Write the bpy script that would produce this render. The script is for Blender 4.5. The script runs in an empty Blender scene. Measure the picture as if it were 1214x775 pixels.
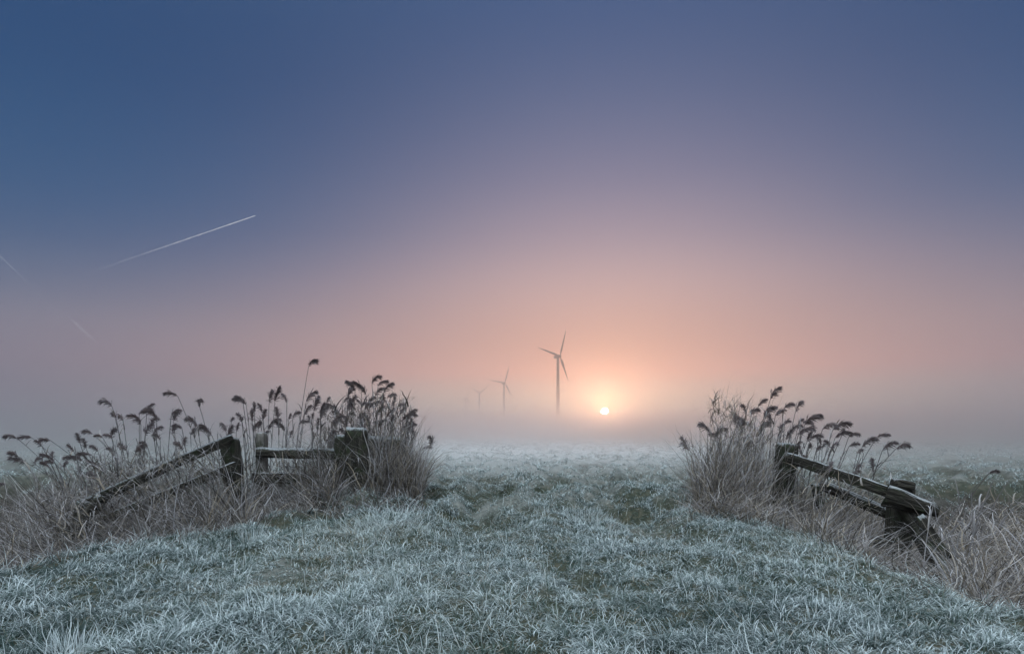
import bpy, math, random
import numpy as np
from mathutils import Vector, Matrix

R = math.radians
rng = np.random.default_rng(7)
random.seed(7)
scene = bpy.context.scene
C = scene.collection

# ------------------------------------------------------------------ camera
CAM_H = 1.05
F = 674.0                      # focal length in pixels of the 1214 wide photograph
HOR = 508.0
cam_d = bpy.data.cameras.new("camera")
cam = bpy.data.objects.new("camera", cam_d)
C.objects.link(cam)
cam.location = (0, 0, CAM_H)
cam.rotation_euler = (R(90), 0, 0)
cam_d.sensor_width = 36
cam_d.lens = F / 1214 * 36
cam_d.shift_y = (HOR - 387.5) / 1214
cam_d.clip_start = 0.05
cam_d.clip_end = 90000
scene.camera = cam

def P(px, py, d):
    """photo pixel at depth d -> point in the world"""
    return Vector(((px - 607) / F * d, d, CAM_H + (HOR - py) / F * d))

# ------------------------------------------------------------------ noise
def _hash(ix, iy, s):
    h = (ix.astype(np.int64) * 374761393 + iy.astype(np.int64) * 668265263 + s * 974711) & 0xffffffff
    h = ((h ^ (h >> 13)) * 1274126177) & 0xffffffff
    return ((h ^ (h >> 16)) & 0xffff) / 65535.0

def vnoise(x, y, s=0):
    ix, iy = np.floor(x), np.floor(y)
    fx, fy = x - ix, y - iy
    fx, fy = fx * fx * (3 - 2 * fx), fy * fy * (3 - 2 * fy)
    a, b = _hash(ix, iy, s), _hash(ix + 1, iy, s)
    c, d = _hash(ix, iy + 1, s), _hash(ix + 1, iy + 1, s)
    return (a * (1 - fx) + b * fx) * (1 - fy) + (c * (1 - fx) + d * fx) * fy - 0.5

def fbm(x, y, s=0, n=3):
    t, a = 0, 1
    for k in range(n):
        t = t + a * vnoise(x * 2 ** k + 17.3 * k, y * 2 ** k + 5.1 * k, s + k)
        a *= .5
    return t

def sstep(a, b, x):
    t = np.clip((x - a) / (b - a), 0, 1)
    return t * t * (3 - 2 * t)

# ------------------------------------------------------------------ terrain
NEAR = np.array([(-7, -6), (-5.9, 0), (-4.7, 2), (-3.85, 4), (-3.05, 6.0), (-2.5, 7.2), (-2.6, 8.5), (-2.9, 12),
                 (3.3, 12), (3.0, 8.5), (2.55, 6.8), (2.75, 5.6), (3.0, 4.6), (3.12, 3.5), (3.4, 2), (4.2, -6)], float)

def sdf(x, y, poly):
    d = np.full(x.shape, 1e9)
    inside = np.zeros(x.shape, bool)
    n = len(poly)
    for i in range(n):
        ax, ay = poly[i]
        bx, by = poly[(i + 1) % n]
        ex, ey = bx - ax, by - ay
        t = np.clip(((x - ax) * ex + (y - ay) * ey) / (ex * ex + ey * ey), 0, 1)
        d = np.minimum(d, np.hypot(x - ax - t * ex, y - ay - t * ey))
        c = (ay > y) != (by > y)
        with np.errstate(divide='ignore', invalid='ignore'):
            xi = (bx - ax) * (y - ay) / (by - ay) + ax
        inside ^= c & (x < xi)
    return np.where(inside, -d, d)

def bank(x, y):
    """distance outside the firm ground (negative on it)"""
    dn = sdf(x, y, NEAR)
    df = 11.6 - y + 0.25 * np.sin(x * .5)
    return np.minimum(dn, df)

def rut(x, y):
    c1 = -0.36 - 0.10 * (y - 6.5) + .006 * (y - 6.5) ** 2
    c2 = 1.42 - 0.02 * (y - 7.2) + .010 * (y - 6.5) ** 2
    along = sstep(4.6, 6.0, y) * (1 - sstep(10, 17, y))
    g = lambda c, w: np.exp(-((x - c) / w) ** 2)
    return along * (0.6 * g(c1, .28) + 0.72 * g(c2, .30))

def lump(x, y):
    return (fbm(x * 2.3, y * 1.9, 21, 2) + .45 * vnoise(x * 5.5, y * 4, 27)) * (1 + .5 * np.exp(-((x - .5) / 2.2) ** 2) * sstep(5.2, 7.5, y) * (1 - sstep(12, 18, y)))

def height(x, y):
    x = np.asarray(x, float); y = np.asarray(y, float)
    r = np.hypot(x, y)
    d = bank(x, y) + 0.25 * fbm(x * 1.1, y * 1.1, 3, 2)
    z = -0.95 * sstep(-0.15, 1.7, d)
    fade = 1 / (1 + (r / 60) ** 2)
    z += 0.10 * fbm(x * .5, y * .5, 11, 2)                     # broad swells
    z += 0.13 * np.maximum(lump(x, y), -.4) * (0.6 + 1.5 * sstep(5, 8, y)) * fade
    z += 0.04 * vnoise(x * 5, y * 5, 31) * fade
    rt = rut(x, y)
    z -= 0.20 * rt * (1 + .9 * fbm(x * 2.6, y * 2.2, 41, 2)) - .03 * rt * np.maximum(0, fbm(x * 6, y * 4, 43, 2))
    z += 0.06 * np.exp(-((x - .45) / .5) ** 2 - ((y - 6.3) / .8) ** 2)   # grown-over middle ridge
    z += 0.10 * np.exp(-((x - 1.9) / .5) ** 2 - ((y - 8.3) / .9) ** 2)
    z -= 0.08 * sstep(9, 14, y)
    z *= 1.0 - 0.6 * sstep(200, 600, r)
    return z

Z0 = float(height(np.array([0.]), np.array([0.]))[0])
_h = height
height = lambda x, y: _h(x, y) - Z0 * np.exp(-(np.hypot(np.asarray(x, float), y) / 3) ** 2)

# ------------------------------------------------------------------ node helpers
class NT:
    def __init__(self, mat):
        mat.use_nodes = True
        self.t = mat.node_tree
        self.t.nodes.clear()
    def n(self, kind, **kw):
        o = self.t.nodes.new(kind)
        for k, v in kw.items():
            if k.startswith('i_'):
                k = k[2:]
                o.inputs[int(k) if k.isdigit() else k.replace('_', ' ')].default_value = v
            else:
                setattr(o, k, v)
        return o
    def l(self, a, b):
        self.t.links.new(a, b)
    def math(self, op, a, b=None, c=None, clamp=False):
        o = self.t.nodes.new('ShaderNodeMath'); o.operation = op; o.use_clamp = clamp
        for i, v in enumerate((a, b, c)):
            if v is None: continue
            if hasattr(v, 'is_linked'): self.l(v, o.inputs[i])
            else: o.inputs[i].default_value = v
        return o.outputs[0]
    def mix(self, f, a, b, mode='MIX'):
        o = self.t.nodes.new('ShaderNodeMix'); o.data_type = 'RGBA'; o.blend_type = mode
        for s, v in ((0, f), (6, a), (7, b)):
            if hasattr(v, 'is_linked'): self.l(v, o.inputs[s])
            else: o.inputs[s].default_value = v if s == 0 else (*v, 1)
        return o.outputs[2]
    def ramp(self, f, stops, interp='LINEAR'):
        o = self.t.nodes.new('ShaderNodeValToRGB')
        o.color_ramp.interpolation = interp
        el = o.color_ramp.elements
        while len(el) < len(stops): el.new(.5)
        for e, (p, c) in zip(el, stops):
            e.position = p
            e.color = (*c, 1) if len(c) == 3 else c
        self.l(f, o.inputs[0])
        return o.outputs[0]
    def smooth(self, v, lo, hi, a=0., b=1.):
        o = self.t.nodes.new('ShaderNodeMapRange'); o.interpolation_type = 'SMOOTHSTEP'
        for i, q in enumerate((v, lo, hi, a, b)):
            if hasattr(q, 'is_linked'): self.l(q, o.inputs[i])
            else: o.inputs[i].default_value = q
        return o.outputs[0]

def material(name):
    m = bpy.data.materials.new(name)
    return m, NT(m)

def finish(nt, col, rough=.8, spec=.25, bump=None, bump_d=.01, transl=0, bump_s=1.0):
    b = nt.n('ShaderNodeBsdfPrincipled')
    if hasattr(col, 'is_linked'): nt.l(col, b.inputs['Base Color'])
    else: b.inputs['Base Color'].default_value = (*col, 1)
    if hasattr(rough, 'is_linked'): nt.l(rough, b.inputs['Roughness'])
    else: b.inputs['Roughness'].default_value = rough
    b.inputs['Specular IOR Level'].default_value = spec
    if bump is not None:
        bp = nt.n('ShaderNodeBump'); bp.inputs['Distance'].default_value = bump_d; bp.inputs['Strength'].default_value = bump_s
        nt.l(bump, bp.inputs['Height']); nt.l(bp.outputs[0], b.inputs['Normal'])
    out = nt.n('ShaderNodeOutputMaterial')
    if transl:
        tr = nt.n('ShaderNodeBsdfTranslucent')
        nt.l(col, tr.inputs[0])
        mx = nt.n('ShaderNodeMixShader'); mx.inputs[0].default_value = transl
        nt.l(b.outputs[0], mx.inputs[1]); nt.l(tr.outputs[0], mx.inputs[2])
        nt.l(mx.outputs[0], out.inputs[0])
    else:
        nt.l(b.outputs[0], out.inputs[0])

# ------------------------------------------------------------------ world
SUN_EL, SUN_AZ = math.degrees(math.atan2(HOR - 487, math.hypot(F, 110))), math.degrees(math.atan2(717 - 607, F))
def build_world():
    w = bpy.data.worlds.new("World"); scene.world = w; w.use_nodes = True
    nt = NT(w)
    tc = nt.n('ShaderNodeTexCoord')
    nrm = nt.n('ShaderNodeVectorMath', operation='NORMALIZE'); nt.l(tc.outputs['Generated'], nrm.inputs[0])
    sep = nt.n('ShaderNodeSeparateXYZ'); nt.l(nrm.outputs[0], sep.inputs[0])
    x, y, z = sep.outputs
    el = nt.math('MULTIPLY', nt.math('ARCSINE', z), 180 / math.pi)
    e = nt.math('DIVIDE', nt.math('MAXIMUM', el, 0.0), 90)
    # colour on the sun's side and away from it, by elevation; unseen zenith brightened to light the ground
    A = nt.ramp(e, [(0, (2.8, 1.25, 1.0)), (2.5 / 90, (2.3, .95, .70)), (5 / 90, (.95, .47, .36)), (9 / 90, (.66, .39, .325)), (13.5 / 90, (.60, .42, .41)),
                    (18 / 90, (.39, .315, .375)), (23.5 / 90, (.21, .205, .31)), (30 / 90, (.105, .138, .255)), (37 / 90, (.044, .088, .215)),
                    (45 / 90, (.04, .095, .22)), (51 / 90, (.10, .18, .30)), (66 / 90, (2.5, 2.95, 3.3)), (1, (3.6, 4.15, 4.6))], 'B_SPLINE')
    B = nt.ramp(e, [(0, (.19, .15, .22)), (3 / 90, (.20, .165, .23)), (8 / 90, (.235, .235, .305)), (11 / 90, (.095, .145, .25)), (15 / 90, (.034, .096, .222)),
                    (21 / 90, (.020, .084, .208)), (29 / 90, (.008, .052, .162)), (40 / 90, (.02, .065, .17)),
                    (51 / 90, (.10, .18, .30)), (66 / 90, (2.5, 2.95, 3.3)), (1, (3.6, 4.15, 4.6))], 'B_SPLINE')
    saz = R(SUN_AZ)
    hor = nt.math('SQRT', nt.math('ADD', nt.math('MULTIPLY', x, x), nt.math('MULTIPLY', y, y)))
    ca = nt.math('DIVIDE', nt.math('ADD', nt.math('MULTIPLY', x, math.sin(saz)), nt.math('MULTIPLY', y, math.cos(saz))), nt.math('MAXIMUM', hor, 1e-4))
    daz = nt.math('MULTIPLY', nt.math('ARCCOSINE', nt.math('MINIMUM', nt.math('MAXIMUM', ca, -1.0), 1.0)), 180 / math.pi)
    wgt = nt.math('EXPONENT', nt.math('MULTIPLY', nt.math('POWER', nt.math('DIVIDE', daz, nt.smooth(el, 8.0, 20.0, 33.0, 25.0)), 2.0), -1.0))
    col = nt.mix(wgt, B, A)
    # unseen sky behind the camera, its upper part brightened to light the foreground
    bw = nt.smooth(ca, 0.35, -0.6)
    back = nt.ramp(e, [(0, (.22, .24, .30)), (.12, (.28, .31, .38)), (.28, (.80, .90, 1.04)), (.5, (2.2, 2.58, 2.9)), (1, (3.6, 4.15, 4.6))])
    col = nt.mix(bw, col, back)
    # aureole and disc of the sun
    sd = (math.sin(saz) * math.cos(R(SUN_EL)), math.cos(saz) * math.cos(R(SUN_EL)), math.sin(R(SUN_EL)))
    dot = nt.n('ShaderNodeVectorMath', operation='DOT_PRODUCT'); nt.l(nrm.outputs[0], dot.inputs[0]); dot.inputs[1].default_value = sd
    ang = nt.math('MULTIPLY', nt.math('ARCCOSINE', nt.math('MINIMUM', dot.outputs['Value'], 1.0)), 180 / math.pi)
    def glow(width, amp, c, power=1.0):
        g = nt.math('MULTIPLY', nt.math('EXPONENT', nt.math('MULTIPLY', nt.math('POWER', nt.math('DIVIDE', ang, width), power), -1.0)), amp)
        return nt.mix(1.0, c, g, 'MULTIPLY')
    def add(a, b): return nt.mix(1.0, a, b, 'ADD')
    for args in GLOWS: col = add(col, glow(*args))
    disc = nt.smooth(ang, .36, .28, 0, DISC)
    col = add(col, nt.mix(1.0, (1, .86, .62), disc, 'MULTIPLY'))
    # physical sky, a small share
    sky = nt.n('ShaderNodeTexSky', sky_type='NISHITA', sun_disc=False, sun_elevation=R(max(SUN_EL, 1.7)), sun_rotation=R(SUN_AZ))
    sk = nt.mix(1.0, sky.outputs[0], (NISH,) * 3, 'MULTIPLY')
    col = add(col, sk)
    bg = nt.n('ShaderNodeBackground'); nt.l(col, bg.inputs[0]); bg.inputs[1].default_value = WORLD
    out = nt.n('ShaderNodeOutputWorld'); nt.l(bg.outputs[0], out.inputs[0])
    w.cycles.sampling_method = 'MANUAL'; w.cycles.sample_map_resolution = 2048

GLOWS = [(.8, 5., (1, .48, .05)), (2.2, .45, (1, .40, .06)), (12., .05, (1, .40, .26))]
DISC, NISH, WORLD = 260.0, 0.010, 1.0
HAZE_D, MIST_D = 0.0008, 0.046
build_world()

sun_d = bpy.data.lights.new("sun", 'SUN'); sun_d.energy = 0.075; sun_d.angle = R(0.6); sun_d.color = (1, .46, .22)
sun = bpy.data.objects.new("sun", sun_d); C.objects.link(sun)
v = Vector((math.sin(R(SUN_AZ)) * math.cos(R(SUN_EL)), math.cos(R(SUN_AZ)) * math.cos(R(SUN_EL)), math.sin(R(SUN_EL))))
sun.rotation_euler = v.to_track_quat('Z', 'Y').to_euler()
sun.location = v * 50

# ------------------------------------------------------------------ mesh helpers
def mesh_np(name, verts, faces_list, mat=None, attrs=None, smooth=True):
    """faces_list: list of int arrays (n,3) or (n,4)"""
    me = bpy.data.meshes.new(name)
    verts = np.asarray(verts, np.float32)
    me.vertices.add(len(verts)); me.vertices.foreach_set('co', verts.ravel())
    loops = np.concatenate([f.ravel() for f in faces_list]).astype(np.int32)
    tot = np.concatenate([np.full(len(f), f.shape[1]) for f in faces_list]).astype(np.int32)
    start = np.concatenate(([0], np.cumsum(tot)[:-1])).astype(np.int32)
    me.loops.add(len(loops)); me.loops.foreach_set('vertex_index', loops)
    me.polygons.add(len(tot)); me.polygons.foreach_set('loop_start', start); me.polygons.foreach_set('loop_total', tot)
    if smooth: me.polygons.foreach_set('use_smooth', np.ones(len(tot), bool))
    me.update(calc_edges=True)
    for k, a in (attrs or {}).items():
        at = me.attributes.new(k, 'FLOAT', 'POINT'); at.data.foreach_set('value', np.asarray(a, np.float32))
    if mat: me.materials.append(mat)
    return me

def obj(name, me, parent=None, loc=None):
    o = bpy.data.objects.new(name, me); C.objects.link(o)
    if parent: o.parent = parent
    if loc is not None: o.location = loc
    return o

def tag(o, label=None, cat=None, group=None, kind=None):
    if label: o['label'] = label
    if cat: o['category'] = cat
    if group: o['group'] = group
    if kind: o['kind'] = kind
    return o

def blades(base, az, length, width, lean, curl, segs=3, rnd=None, frost=(0.2, 1.0), fr_amt=None, face=None, sway=0.0, fpow=0.9):
    """ribbon blades: bend in the vertical plane of az; returns verts, [quads, tris], attrs"""
    n = len(base)
    rnd = rng.random(n) if rnd is None else rnd
    pos = np.array(base, float).copy()
    dirx, diry = np.cos(az), np.sin(az)
    fa = az + np.pi / 2 if face is None else face
    wx, wy = np.cos(fa), np.sin(fa)
    V, T = [], []
    ang = lean.copy()
    for k in range(segs + 1):
        t = k / segs
        wk = width * (1 - t ** 1.6) * .5
        if k < segs:
            off = np.stack([wx * wk, wy * wk, np.zeros(n)], 1)
            V += [pos - off, pos + off]; T += [t, t]
        else:
            V.append(pos.copy()); T.append(1.0)
        if k < segs:
            s = length / segs
            a = ang + curl * (k + .5) / segs
            pos = pos + np.stack([dirx * np.sin(a) * s, diry * np.sin(a) * s, np.cos(a) * s], 1)
            if sway:
                pos[:, :2] += rng.normal(0, sway, (n, 2)) * s[:, None]
    m = 2 * segs + 1
    V = np.stack(V, 1).reshape(-1, 3)
    T = np.tile(np.array(T), n)
    b = (np.arange(n) * m)[:, None]
    Q = np.concatenate([b + np.array([[2 * k, 2 * k + 1, 2 * k + 3, 2 * k + 2]]) for k in range(segs - 1)]) if segs > 1 else np.zeros((0, 4), int)
    TR = b + np.array([[2 * segs - 2, 2 * segs - 1, 2 * segs]])
    fr = frost[0] + (frost[1] - frost[0]) * T ** fpow
    if fr_amt is not None: fr = fr * np.repeat(fr_amt, m)
    return V, [Q, TR], {'frost': fr, 'rnd': np.repeat(rnd, m)}

def join(parts):
    V, Q, T, A, off = [], [], [], {}, 0
    for v, (q, t), a in parts:
        V.append(v); Q.append(q + off); T.append(t + off); off += len(v)
        for k in a: A.setdefault(k, []).append(a[k])
    fl = [f for f in (np.concatenate(Q), np.concatenate(T)) if len(f)]
    return np.concatenate(V), fl, {k: np.concatenate(a) for k, a in A.items()}

def tube(pts, radii, sides=5):
    """tube along a polyline: verts, faces"""
    pts = [Vector(p) for p in pts]
    V, Fq = [], []
    up = Vector((0, 0, 1))
    for i, p in enumerate(pts):
        d = (pts[min(i + 1, len(pts) - 1)] - pts[max(i - 1, 0)]).normalized()
        a = d.orthogonal().normalized() if abs(d.z) > .95 else d.cross(up).normalized()
        if i and (a.dot(la) < 0): a = -a
        la = a
        b = d.cross(a)
        r = radii[i]
        for s in range(sides):
            th = 2 * math.pi * s / sides
            V.append(p + (a * math.cos(th) + b * math.sin(th)) * r)
    for i in range(len(pts) - 1):
        for s in range(sides):
            Fq.append((i * sides + s, i * sides + (s + 1) % sides, (i + 1) * sides + (s + 1) % sides, (i + 1) * sides + s))
    return np.array(V), np.array(Fq)

# ------------------------------------------------------------------ materials
def frost_blade_material(name, ramp, frost_c, transl=.25, gain=1.0):
    m, nt = material(name)
    fr = nt.n('ShaderNodeAttribute', attribute_name='frost').outputs['Fac']
    rd = nt.n('ShaderNodeAttribute', attribute_name='rnd').outputs['Fac']
    base = nt.ramp(rd, ramp)
    f = nt.math('MULTIPLY', fr, gain, clamp=True)
    col = nt.mix(f, base, frost_c)
    finish(nt, col, .75, .3, transl=transl)
    return m

M_grass = frost_blade_material('frosted_grass_blade',
    [(0, (.022, .052, .046)), (.45, (.042, .086, .070)), (.75, (.085, .12, .08)), (.9, (.22, .19, .12)), (1, (.30, .25, .17))], (.81, .91, .93), transl=.36)
M_straw = frost_blade_material('frosted_dead_leaf',
    [(0, (.022, .019, .015)), (.5, (.075, .062, .046)), (.8, (.24, .20, .15)), (1, (.44, .38, .29))], (.80, .79, .82), transl=.38)
M_plume = frost_blade_material('reed_plume', [(0, (.060, .042, .042)), (.6, (.10, .07, .066)), (1, (.17, .125, .11))], (.62, .62, .68), transl=.15)

def ground_material():
    m, nt = material('frosted_meadow_soil')
    geo = nt.n('ShaderNodeNewGeometry').outputs['Position']
    def noise(scale, detail=4, rough=.6, dist=0.):
        o = nt.n('ShaderNodeTexNoise'); o.inputs['Scale'].default_value = scale; o.inputs['Detail'].default_value = detail
        o.inputs['Roughness'].default_value = rough; o.inputs['Distortion'].default_value = dist
        nt.l(geo, o.inputs['Vector']); return o.outputs['Fac']
    n1, n2, n3, n4 = noise(.9, 5), noise(7, 6, .7), noise(60, 3), noise(.12, 4)
    soil = nt.ramp(n2, [(.3, (.030, .036, .026)), (.5, (.060, .070, .048)), (.7, (.13, .115, .08))])
    v = nt.math('ADD', nt.math('MULTIPLY', n1, .5), nt.math('ADD', nt.math('MULTIPLY', n2, .35), nt.math('MULTIPLY', n3, .35)))
    # far from the gateway the sward closes up under its frost
    sep = nt.n('ShaderNodeSeparateXYZ'); nt.l(geo, sep.inputs[0])
    far = nt.smooth(sep.outputs[1], 5, 24, -.14, .20)
    v = nt.math('ADD', v, nt.math('ADD', far, nt.math('MULTIPLY', nt.math('SUBTRACT', n4, .5), .3)))
    v = nt.math('ADD', v, nt.math('MULTIPLY', nt.n('ShaderNodeAttribute', attribute_name='lump').outputs['Fac'], .34))  # frost on the lump tops; hollows coloured darker to stand in for shade
    f = nt.math('MULTIPLY', nt.smooth(v, .50, .80, 0, 1.0), nt.smooth(sep.outputs[1], 8, 28, .22, .72))
    f = nt.math('MULTIPLY', f, nt.smooth(nt.math('ABSOLUTE', nt.math('SUBTRACT', sep.outputs[0], .6)), 4, 16, 1.0, .45))  # frost cut towards the sides, a vignette put into the colour
    dt = nt.n('ShaderNodeAttribute', attribute_name='ditch').outputs['Fac']
    soil = nt.mix(dt, soil, (.030, .024, .017))
    f = nt.math('MULTIPLY', f, nt.math('SUBTRACT', 1.0, nt.math('MULTIPLY', dt, .85)))
    col = nt.mix(f, soil, (.74, .78, .78))
    finish(nt, col, .9, .2, bump=nt.math('ADD', n2, nt.math('MULTIPLY', n3, .5)), bump_d=.05)
    return m
M_ground = ground_material()

def wood_material(name, c0, c1, c2, frost=.45):
    m, nt = material(name)
    tc = nt.n('ShaderNodeTexCoord')
    mp = nt.n('ShaderNodeMapping'); mp.inputs['Scale'].default_value = (22, 22, 2.2)
    nt.l(tc.outputs['Object'], mp.inputs[0])
    g = nt.n('ShaderNodeTexNoise'); g.inputs['Scale'].default_value = 1.6; g.inputs['Detail'].default_value = 6; g.inputs['Distortion'].default_value = .6
    nt.l(mp.outputs[0], g.inputs['Vector'])
    b = nt.n('ShaderNodeTexNoise'); b.inputs['Scale'].default_value = 6; b.inputs['Detail'].default_value = 5
    nt.l(tc.outputs['Object'], b.inputs['Vector'])
    col = nt.ramp(g.outputs['Fac'], [(.25, c0), (.5, c1), (.75, c2)])
    col = nt.mix(nt.smooth(b.outputs['Fac'], .48, .66), col, (.032, .040, .022))           # algae
    nz = nt.n('ShaderNodeSeparateXYZ'); nt.l(nt.n('ShaderNodeNewGeometry').outputs['Normal'], nz.inputs[0])
    f2 = nt.n('ShaderNodeTexNoise'); f2.inputs['Scale'].default_value = 45; f2.inputs['Detail'].default_value = 4
    nt.l(tc.outputs['Object'], f2.inputs['Vector'])
    fz = nt.math('ADD', nt.math('MULTIPLY', nt.smooth(nz.outputs[2], .25, .95), .8), nt.math('MULTIPLY', nt.math('SUBTRACT', f2.outputs['Fac'], .5), 1.1))
    fr = nt.smooth(fz, .2, .75, 0, frost)
    col = nt.mix(fr, col, (.66, .70, .73))                                                    # hoar frost settles on what faces up
    finish(nt, col, .88, .2, bump=nt.math('ADD', g.outputs['Fac'], nt.math('MULTIPLY', b.outputs['Fac'], .6)), bump_d=.03)
    return m
M_wood = wood_material('weathered_oak', (.010, .009, .008), (.030, .028, .022), (.080, .073, .060))
M_wood_grey = wood_material('silvered_oak', (.06, .055, .05), (.12, .112, .10), (.2, .185, .165))

m, nt = material('turbine_paint'); finish(nt, (.08, .075, .077), .5, .2); M_turb = m

# ------------------------------------------------------------------ ground sheet
def build_ground():
    na, nr = 900, 420
    th = np.linspace(0, 2 * np.pi, na, endpoint=False)
    # three quarters of the spokes look ahead
    u = np.linspace(0, 1, na, endpoint=False)
    th = np.pi / 2 + np.where(u < .78, (u / .78 - .5) * R(124), R(62) + (u - .78) / .22 * R(236))
    r = 0.6 * (1550 / 0.6) ** (np.linspace(0, 1, nr) ** .92)
    rr, tt = np.meshgrid(r, th, indexing='ij')
    x, y = rr * np.cos(tt), rr * np.sin(tt)
    z = height(x.ravel(), y.ravel())
    V = np.stack([x.ravel(), y.ravel(), z], 1)
    V = np.concatenate([V, [[0, 0, 0]]])
    i, j = np.meshgrid(np.arange(nr - 1), np.arange(na), indexing='ij')
    j2 = (j + 1) % na
    Q = np.stack([i * na + j, (i + 1) * na + j, (i + 1) * na + j2, i * na + j2], -1).reshape(-1, 4)
    jj = np.arange(na)
    T = np.stack([np.full(na, nr * na), jj, (jj + 1) % na], 1)
    L = lump(V[:, 0], V[:, 1])
    o = obj('ground', mesh_np('ground', V, [Q, T], M_ground, {'lump': L, 'ditch': sstep(.0, .9, bank(V[:, 0], V[:, 1]))}))
    tag(o, kind='structure')
build_ground()

# ------------------------------------------------------------------ grass
def fan_points(r0, r1, n, half=46):
    r = np.sqrt(rng.uniform(r0 * r0, r1 * r1, n)); a = rng.uniform(-R(half), R(half), n)
    return r * np.sin(a), r * np.cos(a)

def worn_at(cx, cy):
    return rut(cx, cy) + .9 * np.maximum(0, fbm(cx * 1.3, cy * 1.3, 77, 2)) + .35 * np.exp(-((cx + .1) / .8) ** 2) * sstep(5.5, 3, cy)

def frost_and_shade(cx, cy):  # real frost, also thinned at the sides as vignette and in hollows as shade
    return .98 + .06 * sstep(0, 2.5, cx) - .06 * sstep(-1, -3, cx) + .75 * sstep(5, 16, cy) - .45 * sstep(18, 40, cy) - .9 * rut(cx, cy) - .55 * sstep(3.5, 13, np.abs(cx - .6)) * sstep(7, 12, cy) + 1.1 * fbm(cx * .8, cy * .8, 71, 3) + (1.1 + 1.3 * sstep(5, 7, cy)) * lump(cx, cy)

def grass_zone(r0, r1, dens, L, W, segs, per):
    """the short carpet"""
    area = R(92) / 2 * (r1 * r1 - r0 * r0)
    nt_ = int(area * dens / per)
    cx, cy = fan_points(r0, r1, nt_)
    worn = worn_at(cx, cy)
    keep = (bank(cx, cy) < 0.9) & (rng.random(nt_) > worn * .6)
    cx, cy, worn = cx[keep], cy[keep], worn[keep]; n = len(cx)
    th = np.maximum(.25, 0.40 + 1.1 * np.clip(fbm(cx * 2.6, cy * 2.6, 51, 2) * 1.5 + .42, 0, 1) + rng.normal(0, .12, n)) * (1 - .5 * np.clip(worn, 0, 1))
    fall = 6.28 * vnoise(cx * 1.1, cy * 1.1, 61) * 2 + rng.normal(0, .9, n)
    fro = np.clip(frost_and_shade(cx, cy) + rng.normal(0, .16, n), .1, 1.3)
    idx = np.repeat(np.arange(n), per); m = len(idx)
    sp = .02 * (W / .004) ** .5
    bx, by = cx[idx] + rng.normal(0, sp, m), cy[idx] + rng.normal(0, sp, m)
    az = np.where(rng.random(m) < .6, fall[idx] + rng.normal(0, .8, m), rng.uniform(0, 6.28, m))
    ln = L * th[idx] * rng.uniform(.5, 1.3, m)
    return grass_blades(bx, by, az, ln, W, rng.uniform(.05, 1.0, m), rng.uniform(.6, 3.4, m), segs, fro[idx], cx[idx], cy[idx])

def grass_blades(bx, by, az, ln, W, lean, curl, segs, fro, cx, cy):
    m = len(bx)
    tone = np.clip(.35 + .7 * fbm(cx * .7, cy * .7, 81, 2), 0, .8) + rng.uniform(-.25, .3, m)
    amt = np.clip(fro * np.where(rng.random(m) < .40 - .28 * sstep(6, 18, by), rng.uniform(.0, .35, m), rng.uniform(.8, 1.3, m)), 0, 1.15)
    return blades(np.stack([bx, by, height(bx, by) - .006], 1), az, ln, W * rng.uniform(.5, 1.35, m), lean, curl, segs,
                  rnd=np.clip(tone, 0, 1), frost=(.0, 1.75), fr_amt=amt, face=az + np.pi / 2 + rng.normal(0, .5, m), fpow=1.5)

def tussocks(r0, r1, per_m2, per, rad, L, W, segs):
    """clumps whose blades spring from one crown and fall outwards"""
    n = int(R(92) / 2 * (r1 * r1 - r0 * r0) * per_m2)
    cx, cy = fan_points(r0, r1, n)
    keep = (bank(cx, cy) < .7) & (rng.random(n) > worn_at(cx, cy) * .7)
    cx, cy = cx[keep], cy[keep]; n = len(cx)
    size = rng.uniform(.55, 1.35, n) * (1 + .8 * fbm(cx * .9, cy * .9, 91, 2))
    fro = np.clip(frost_and_shade(cx, cy) + .12 + rng.normal(0, .25, n), .1, 1.3)
    idx = np.repeat(np.arange(n), per); m = len(idx)
    a = rng.uniform(0, 6.28, m); q = np.sqrt(rng.random(m))
    rr = rad * q * size[idx]
    bx, by = cx[idx] + rr * np.cos(a), cy[idx] + rr * np.sin(a)
    swirl = (6.28 * vnoise(cx * 1.3, cy * 1.3, 63) * 2)[idx]
    az = np.where(rng.random(m) < .75, a + rng.normal(0, .6, m), swirl + rng.normal(0, .5, m))
    ln = L * size[idx] * (1.1 - .45 * q) * rng.uniform(.55, 1.25, m)
    return grass_blades(bx, by, az, ln, W, .10 + .8 * q * rng.uniform(.3, 1.3, m), rng.uniform(.6, 3.7, m), segs, fro[idx], cx[idx], cy[idx])

parts = [grass_zone(2.3, 4.0, 4200, .105, .0052, 4, 12),
         grass_zone(4.0, 6.6, 2600, .10, .0062, 3, 12),
         grass_zone(6.6, 11, 1200, .095, .0085, 3, 12),
         grass_zone(11, 20, 300, .10, .014, 2, 10),
         grass_zone(20, 45, 50, .13, .030, 2, 9),
         grass_zone(45, 110, 9, .20, .075, 2, 8),
         tussocks(2.3, 4.4, 55, 75, .065, .100, .0052, 6),
         tussocks(2.3, 4.4, 9, 110, .09, .135, .0052, 6),
         tussocks(4.4, 7.5, 38, 60, .075, .105, .0062, 5),
         tussocks(4.4, 7.5, 6, 90, .10, .145, .0064, 5),
         tussocks(7.5, 13, 15, 46, .11, .13, .0090, 4),
         tussocks(13, 26, 3.0, 36, .17, .18, .017, 3),
         tussocks(26, 70, .5, 26, .34, .22, .038, 2)]
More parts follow.
